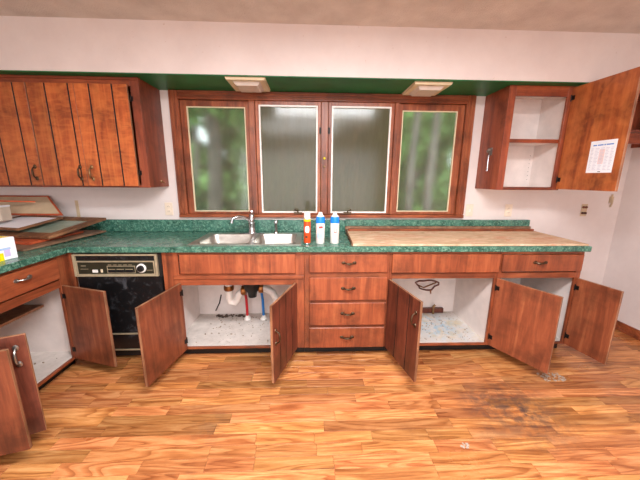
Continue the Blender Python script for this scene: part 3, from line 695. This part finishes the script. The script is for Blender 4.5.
# paper sheet taped to the inner face of the open door
pp = thing('paper_sheet', 'white printed sheet with blue heading taped inside the open wall cabinet door', 'paper', (0, 0, 0))
pp.matrix_world = Matrix.Translation((2.030, UY-.006, UZ0+.010)) @ Matrix.Rotation(R(-87), 4, 'Z')
zt, zb_ = 1.672-UZ0-.01, 1.452-UZ0-.01
def lb(x0, x1, z0, z1, y0, y1): return MB().box(x0, x1, min(-y0, -y1), max(-y0, -y1), z0, z1)
lb(.225, .402, zb_, zt, .0004, .0012).build('sheet', PAPERW, pp, off=(0, 0, 0))
m = MB()
for (a, b) in ((.215, .24), (.246, .285), (.29, .30), (.305, .352)): m.box(a+.03, b+.03, -.0016, -.00125, zt-.034, zt-.026)
m.build('blue_heading', BLUEINK, pp, off=(0, 0, 0))
m = MB()
for k in range(16):
    z = zt-.05-k*.0098
    for a, b in ((.205, .225), (.235, .262), (.272, .298), (.308, .332), (.34, .36)): m.box(a+.03, b+.03-.004*(k % 3), -.0016, -.00125, z-.0035, z)
m.build('printed_lines', GREYINK, pp, off=(0, 0, 0))
lb(.296, .332, zb_+.06, zt-.06, .00122, .00124).build('pink_block', PINKINK, pp, off=(0, 0, 0))
lb(.31, .328, zb_+.006, zb_+.010, .00125, .0016).build('footer_mark', BLACK, pp, off=(0, 0, 0))
# bottle opener hanging on the side panel
bo = thing('bottle_opener', 'metal bottle opener hanging on the side of the right wall cabinet', 'bottle opener', (RX0, 2.485, 1.62))
m = MB(); m.box(RX0-.006, RX0-.0003, 2.465, 2.505, 1.60, 1.66); m.tube([(RX0-.006, 2.470, 1.655), (RX0-.024, 2.468, 1.64), (RX0-.028, 2.485, 1.622), (RX0-.022, 2.503, 1.635), (RX0-.006, 2.502, 1.655)], .006, 8); m.build('bracket', PEWTER, bo, smooth=True)
m = MB(); m.tube([(RX0-.014, 2.485, 1.60), (RX0-.016, 2.484, 1.54), (RX0-.014, 2.483, 1.49)], .0055, 8); m.lathe([(.004, -.012), (.011, -.006), (.011, .006), (.004, .012)], (RX0-.014, 2.483, 1.478), 10); m.build('handle', CHROME, bo, smooth=True)
# over-fridge cabinet in the corner
of = thing('over_fridge_cabinet', 'dark brown open cabinet high in the right corner over the fridge space', 'cabinet', (2.52, 2.5, 1.69))
OX0, OX1, OZ = 2.085, 2.965, 1.69
m = MB(); m.box(OX0+.016, OX1-.016, UY+.02, YW-.001, OZ+.095, OZ+.111); m.box(OX0+.016, OX1-.016, UY+.02, YW-.001, UZ1-.016, UZ1); m.box(OX0+.016, OX1-.016, YW-.008, YW-.001, OZ+.111, UZ1-.016)
m.build('body', W_UPSIDE, of)
for x in (OX0, OX1-.016): B(x, x+.016, UY+.02, YW-.001, OZ, UZ1).build('end_panel', W_UPSIDE, of)
bars('rail', W_UPFRAME, of, [(OX0+.04, OX1-.04, UY, UY+.019, OZ, OZ+.08), (OX0+.04, OX1-.04, UY, UY+.019, UZ1-.05, UZ1)])
bars('stile', W_UPSIDE, of, [(OX0, OX0+.04, UY, UY+.019, OZ, UZ1), (OX1-.04, OX1, UY, UY+.019, OZ, UZ1), (2.50, 2.54, UY+.0001, UY+.0189, OZ+.0801, UZ1-.0501)])

# ------------------------------------------------------------------ wall fittings
def outlet(x, z, lab, switch=False):
    t = thing('wall_outlet', lab, 'outlet', (x, YW, z), 'wall outlets')
    B(x-.035, x+.035, YW-.007, YW-.0005, z-.057, z+.057).build('cover_plate', OUTLET, t, bevel=.002)
    if switch: B(x-.005, x+.005, YW-.016, YW-.0075, z-.012, z+.012).build('toggle', PVC, t)
    else:
        for s in (-1, 1):
            r = MB().lathe([(.017, 0), (.016, -.003)], (x, YW-.0073, z+s*.021), 12, 'Y').build('receptacle', OUTLET, t)
            m = MB(); m.box(x-.007, x-.005, YW-.0112, YW-.0104, z+s*.021-.004, z+s*.021+.005); m.box(x+.005, x+.007, YW-.0112, YW-.0104, z+s*.021-.004, z+s*.021+.005); m.build('slot', BLACK, r)
outlet(-1.262, 1.118, 'ivory outlet plate between left wall cabinet and window')
outlet(1.505, 1.115, 'ivory outlet plate just right of the window casing', True)
outlet(1.882, 1.115, 'ivory outlet plate under the open wall cabinet')
t = thing('bare_receptacle', 'brown outlet without cover on the wall over the fridge space', 'outlet', (2.62, YW, 1.12))
B(2.593, 2.651, YW-.004, YW-.0005, 1.062, 1.178).build('box_hole', BEIGE, t)
for s in (-1, 1):
    for dx in (-.012, .014): MB().lathe([(.012, 0), (.010, -.01)], (2.622+dx, YW-.0045, 1.12+s*.028), 10, 'Y').build('receptacle', W_BOARD, t)
m = MB(); m.tube([(2.865, YW-.01, 1.27), (2.86, YW-.015, 1.23), (2.875, YW-.012, 1.19), (2.868, YW-.008, 1.15)], .008, 6); m.box(2.85, 2.885, YW-.012, YW-.001, 1.19, 1.25)
tag(m.build('torn_cover', BEIGE), 'torn yellowish scrap hanging on the wall below the open door', 'scrap')
tag(B(-2.075, -2.05, YW-.006, YW-.0005, 1.04, 1.19).build('tape_strip', BEIGE), 'short beige strip stuck on the wall behind the board pile', 'strip')

# ------------------------------------------------------------------ spray cans on the counter
def bottle(x, y_, lab, h=.238):
    t = thing('spray_bottle', lab, 'spray bottle', (x, y_, CT), 'white and blue spray bottles')
    r = .0335; z = CT+.0005
    MB().lathe([(r*.9, 0), (r, .004), (r, h*.66), (r*.97, h*.68)], (x, y_, z), 24).build('body', PVC, t, smooth=True)
    MB().lathe([(r+.001, h*.66), (r+.001, h*.70), (r+.0005, h*.80), (r*.90, h*.865)], (x, y_, z), 24).build('blue_band', BLUECAP, t, smooth=True)
    MB().lathe([(r*.90, h*.865), (r*.72, h*.90), (r*.48, h*.93), (r*.44, h*.985), (r*.34, h)], (x, y_, z), 20).build('cap', PVC, t, smooth=True)
    def arc(z0, z1, a0, a1, nm, mt):
        m = MB(); n = 6; V = []
        for zz in (z0, z1):
            for rr in (r+.0002, r+.0010):
                for k in range(n+1): q = R(a0+(a1-a0)*k/n); V.append((x+rr*math.cos(q), y_+rr*math.sin(q), z+zz))
        N = n+1; F = []
        for k in range(n): F += [(k, k+1, 2*N+k+1, 2*N+k), (N+k, 3*N+k, 3*N+k+1, N+k+1), (k, N+k, N+k+1, k+1), (2*N+k, 2*N+k+1, 3*N+k+1, 3*N+k)]
        m.add(V, F); m.build(nm, mt, t)
    return arc
a = bottle(.086, 2.15, 'white spray bottle with blue neck band, beside the orange can')
a(.05, .085, 230, 295, 'printed_patch', LBLBLUE); a(.12, .135, 250, 300, 'printed_patch', LBLRED); a(.04, .05, 240, 300, 'printed_line', LBLBLUE); a(.095, .100, 240, 290, 'printed_line', LBLBLUE)
a = bottle(.195, 2.15, 'white spray bottle with blue neck band, nearest the bare tan board')
a(.085, .13, 258, 264, 'printed_patch', LBLRED); a(.085, .092, 262, 288, 'printed_patch', LBLRED); a(.085, .12, 284, 290, 'printed_patch', LBLRED); a(.06, .066, 240, 296, 'printed_line', LBLBLUE)
oc = thing('spray_can', 'orange-red spray can with yellow collar and white cap on the counter', 'spray can', (-.013, 2.125, CT))
r = .026; z = CT+.0005; c = (-.013, 2.13, z)
MB().lathe([(r*.95, 0), (r, .004), (r, .008), (r*.96, .010)], c, 22).build('base_ring', CHROME, oc, smooth=True)
MB().lathe([(r*.97, .0105), (r, .014), (r, .165), (r*.97, .172)], c, 22).build('body', ORANGEC, oc, smooth=True)
MB().lathe([(r*.99, .1725), (r+.001, .176), (r+.001, .186), (r*.97, .188)], c, 22).build('yellow_collar', YELLOWC, oc, smooth=True)
MB().lathe([(r*.95, .1885), (r*.93, .215), (r*.88, .236), (r*.6, .243)], c, 22).build('cap', PVC, oc, smooth=True)
def arc2(z0, z1, a0, a1, nm, mt, e=.0008):
    n = 6; V = []
    for zz in (z0, z1):
        for rr in (r+.0002, r+e):
            for k in range(n+1): q = R(a0+(a1-a0)*k/n); V.append((c[0]+rr*math.cos(q), c[1]+rr*math.sin(q), z+zz))
    N = n+1; F = []
    for k in range(n): F += [(k, k+1, 2*N+k+1, 2*N+k), (N+k, 3*N+k, 3*N+k+1, N+k+1), (k, N+k, N+k+1, k+1), (2*N+k, 2*N+k+1, 3*N+k+1, 3*N+k)]
    MB().add(V, F).build(nm, mt, oc)
arc2(.095, .130, 235, 305, 'label', PAPERW); arc2(.088, .095, 245, 295, 'label', PAPERW); arc2(.130, .138, 245, 295, 'label', PAPERW); arc2(.105, .120, 262, 285, 'printed_patch', LBLBLUE, .0012); arc2(.05, .065, 240, 275, 'printed_patch', DKGREEN)

# ------------------------------------------------------------------ pile of salvaged boards on the left counter
def panel(name, label, P0, e1, e2, th, border, mf, mc, cat='panel', mc_name='inset', group=None):
    """framed panel: P0 is the near corner (bottom), e1 along one side, e2 along the other"""
    P0, e1, e2 = Vector(P0), Vector(e1), Vector(e2); n = e1.cross(e2).normalized()
    if n.z < 0: n = -n
    t = thing(name, label, cat, P0, group); u1, u2 = e1.normalized(), e2.normalized(); L1, L2 = e1.length, e2.length
    if border:
        m = MB(); b = border
        m.obox(P0, u1*b, e2, n*th).obox(P0+u1*(L1-b), u1*b, e2, n*th).obox(P0+u1*b, u1*(L1-2*b), u2*b, n*th).obox(P0+u1*b+u2*(L2-b), u1*(L1-2*b), u2*b, n*th)
        m.build('frame', mf, t, bevel=.002)
        MB().obox(P0+u1*b+u2*b+n*th*.25, u1*(L1-2*b), u2*(L2-2*b), n*th*.4).build(mc_name, mc, t)
    else: MB().obox(P0, e1, e2, n*th).build('sheet', mf, t, bevel=.002)
    return t
panel('plywood_board', 'weathered plywood board with ragged edge at the bottom of the board pile', (-1.86, 1.90, CT+.001), (.10, .64, .012), (-.62, .10, 0), .014, 0, W_OLD, None, 'board', group='salvaged boards on the counter')
panel('plywood_board', 'orange-stained board lying second from the bottom in the board pile', (-1.93, 2.02, CT+.018), (.07, .40, .012), (-.5, .08, 0), .016, 0, W_RED, None, 'board', group='salvaged boards on the counter')
panel('framed_panel', 'brown framed panel with dusty greenish glass lying across the board pile', (-1.86, 2.10, .955), (.145, .40, .085), (-.66, .13, -.004), .020, .075, W_OLDF, GLASSGREEN, 'panel', 'glass', group='salvaged boards on the counter')
panel('framed_panel', 'smaller white panel in a thin brown frame on top of the board pile', (-2.12, 2.155, 1.006), (.085, .31, .050), (-.42, .10, 0), .016, .022, W_OLDF, PAPERW, 'panel', 'white_inset', group='salvaged boards on the counter')
tr = panel('leaning_tray', 'beige tray with orange wooden rim leaning against the wall behind the board pile', (-2.03, 2.462, 1.078), (-.245, .18, .145), (-.62, .02, 0), .014, .020, W_RED, BEIGE, 'tray', 'beige_back')
tag(MB().obox((-2.55, 2.47, 1.192), (.27, .03, -.008), (0, .012, 0), (0, 0, .012)).build('wood_stick', W_RED, bevel=.001), 'thin orange wooden stick propped across the leaning tray', 'stick')
# carton and small grey box
cb = thing('paper_carton', 'white carton with yellow and lilac print at the left edge of the counter', 'carton', (-1.80, 1.72, CT))
ang = R(80); ux = Vector((math.cos(ang), math.sin(ang), 0)); uy = Vector((-math.sin(ang), math.cos(ang), 0)); P0 = Vector((-1.80, 1.60, CT+.0005))
MB().obox(P0, ux*.17, uy*.12, (0, 0, .13)).build('box', PAPERW, cb, bevel=.002)
nrm = -uy
MB().obox(P0+nrm*.0008+ux*.0+Vector((0, 0, .0)), ux*.10, nrm*-.0006, (0, 0, .045)).build('yellow_print', YELLOWC, cb)
MB().obox(P0+nrm*.0008+ux*.105+Vector((0, 0, .02)), ux*.03, nrm*-.0006, (0, 0, .04)).build('lilac_print', PURPLE, cb)
MB().obox(P0+nrm*.0008+ux*.06+Vector((0, 0, .06)), ux*.08, nrm*-.0006, (0, 0, .012)).build('blue_print', LBLBLUE, cb)
MB().obox(P0+ux*.10+uy*.02+Vector((0, 0, .1302)), ux*.06, uy*.07, (0, 0, .0006)).build('yellow_flap', YELLOWC, cb)
gb = thing('grey_box', 'small pale grey box on top of the board pile at the left edge', 'box', (-2.4, 2.28, 1.06))
MB().obox((-2.46, 2.245, 1.058), (.12, .03, 0), (-.02, .10, .0), (0, 0, .105)).build('carton_body', PALEPANEL, gb, bevel=.002)
MB().obox((-2.462, 2.243, 1.1632), (.124, .031, 0), (-.02, .104, .0), (0, 0, .012)).build('lid', PAPERW, gb, bevel=.002)

# ------------------------------------------------------------------ outdoors
tag(B(-25, 25, YW+.16, 40, -.6, -.4).build('lawn', GRASS), 'green grass outside the window', 'lawn', kind='structure')
rs = np.random.RandomState(5)
def leaf_cloud(name, centers, radii, n, size, mat, parent):
    centers = np.array(centers); radii = np.array(radii); idx = rs.randint(0, len(centers), n)
    d = rs.normal(size=(n, 3)); d /= np.linalg.norm(d, axis=1)[:, None]; p = centers[idx]+d*radii[idx]*(rs.rand(n, 1)**.5)
    a = rs.normal(size=(n, 3)); a /= np.linalg.norm(a, axis=1)[:, None]; b = np.cross(a, rs.normal(size=(n, 3))); b /= np.linalg.norm(b, axis=1)[:, None]
    s = size*(.6+.8*rs.rand(n, 1)); V = np.stack([p-a*s, p+b*s*.5, p+a*s, p-b*s*.5], 1).reshape(-1, 3)-np.array(parent.location)
    F = np.arange(4*n).reshape(n, 4)
    me = bpy.data.meshes.new(name); me.from_pydata(V.tolist(), [], F.tolist()); me.materials.append(mat)
    o = bpy.data.objects.new(name, me); COL.objects.link(o); o.parent = parent; return o
def tree(x, y_, r, h, lab, mat, low=2.2, n=3500, spread=1.4, group='trees outside the window', nc=9, size=.13, cdx=0):
    t = thing('tree', lab, 'tree', (x, y_, -.4), group)
    P = [(x+.05*math.sin(k*1.3+x), y_+.03*math.cos(k*1.7), -.4+h*k/8) for k in range(9)]
    m = MB(); m.tube(P, [r*(1.25 if k == 0 else 1-.06*k) for k in range(9)], 12)
    for k in range(5):
        q = k*2.4+x; b0 = Vector(P[4+k % 4]); m.tube([b0, b0+Vector((math.cos(q)*.6, math.sin(q)*.6, .35)), b0+Vector((math.cos(q)*1.2, math.sin(q)*1.2, .9))], [r*.35, r*.22, r*.1], 7)
    m.build('trunk', W_BARK, t, smooth=True)
    cs = []; rr = []
    for k in range(nc):
        q = rs.rand()*6.28; d = spread*rs.rand()**.5; cs.append((x+cdx+d*math.cos(q), y_+d*math.sin(q), low+rs.rand()*(h-low))); rr.append([.5+.5*rs.rand()]*3)
    leaf_cloud('foliage', cs, rr, n, size, mat, t)
def shrub(x, y_, w_, h, lab, mat, n=2600):
    t = thing('shrub', lab, 'shrub', (x, y_, -.4), 'bushes outside the window')
    m = MB()
    for k in range(4): q = k*1.6+x; m.tube([(x, y_, -.4), (x+.2*math.cos(q), y_+.2*math.sin(q), h*.3), (x+.5*w_*math.cos(q), y_+.4*math.sin(q), h*.7)], [.03, .02, .01], 6)
    m.build('stems', W_BARK, t)
    cs = [(x+(rs.rand()-.5)*w_, y_+(rs.rand()-.5)*.9, -.2+rs.rand()*h) for _ in range(10)]
    leaf_cloud('foliage', cs, [[.38+.25*rs.rand()]*3 for _ in cs], n, .10, mat, t)
tree(-2.05, 6.5, .17, 7, 'thick grey tree trunk seen through the leftmost window pane', LEAVES[0], 2.9)
tree(2.12, 6.0, .085, 6.5, 'slim pale trunk, left of two in the rightmost window pane', LEAVES[3], 3.0, spread=.8, cdx=-1.15)
tree(2.55, 6.1, .10, 6.5, 'pale trunk, right of two in the rightmost window pane', LEAVES[1], 3.0, spread=.8, cdx=1.15)
n_ = 0; ORD = 'first second third fourth fifth sixth seventh eighth'.split()
for (yr, x0, k, h, lowf) in ((10.2, -7.5, 5, 7.5, .6), (14.2, -9.6, 6, 9, .4), (18.2, -11.55, 7, 11, .3)):
    for i in range(k):
        x = x0+3.75*i; row_ = {10.2: 'nearest', 14.2: 'middle', 18.2: 'farthest'}[yr]
        tree(x, yr, .13, h, 'leafy green woodland tree, %s from the left in the %s row outside the window' % (ORD[i], row_), LEAVES[n_ % 4], lowf, 8000, 1.25 if yr < 15 else 1.45, 'background trees', 16 if yr < 15 else 26, size={10.2: .17, 14.2: .30, 18.2: .45}[yr]); n_ += 1
for i in range(6):
    x = -5.6+2.25*i
    shrub(x, 7.75, .9, 1.6, 'low leafy bush on the grass outside, %s from the left' % ORD[i], LEAVES[(i+1) % 4])

debris('cabinet_debris', 'dark dirt and splinters heaped along the back of the sink cabinet floor', -.90, -.62, 2.555, 2.605, .1025, 60, .006, .03, CHIPD, 8)
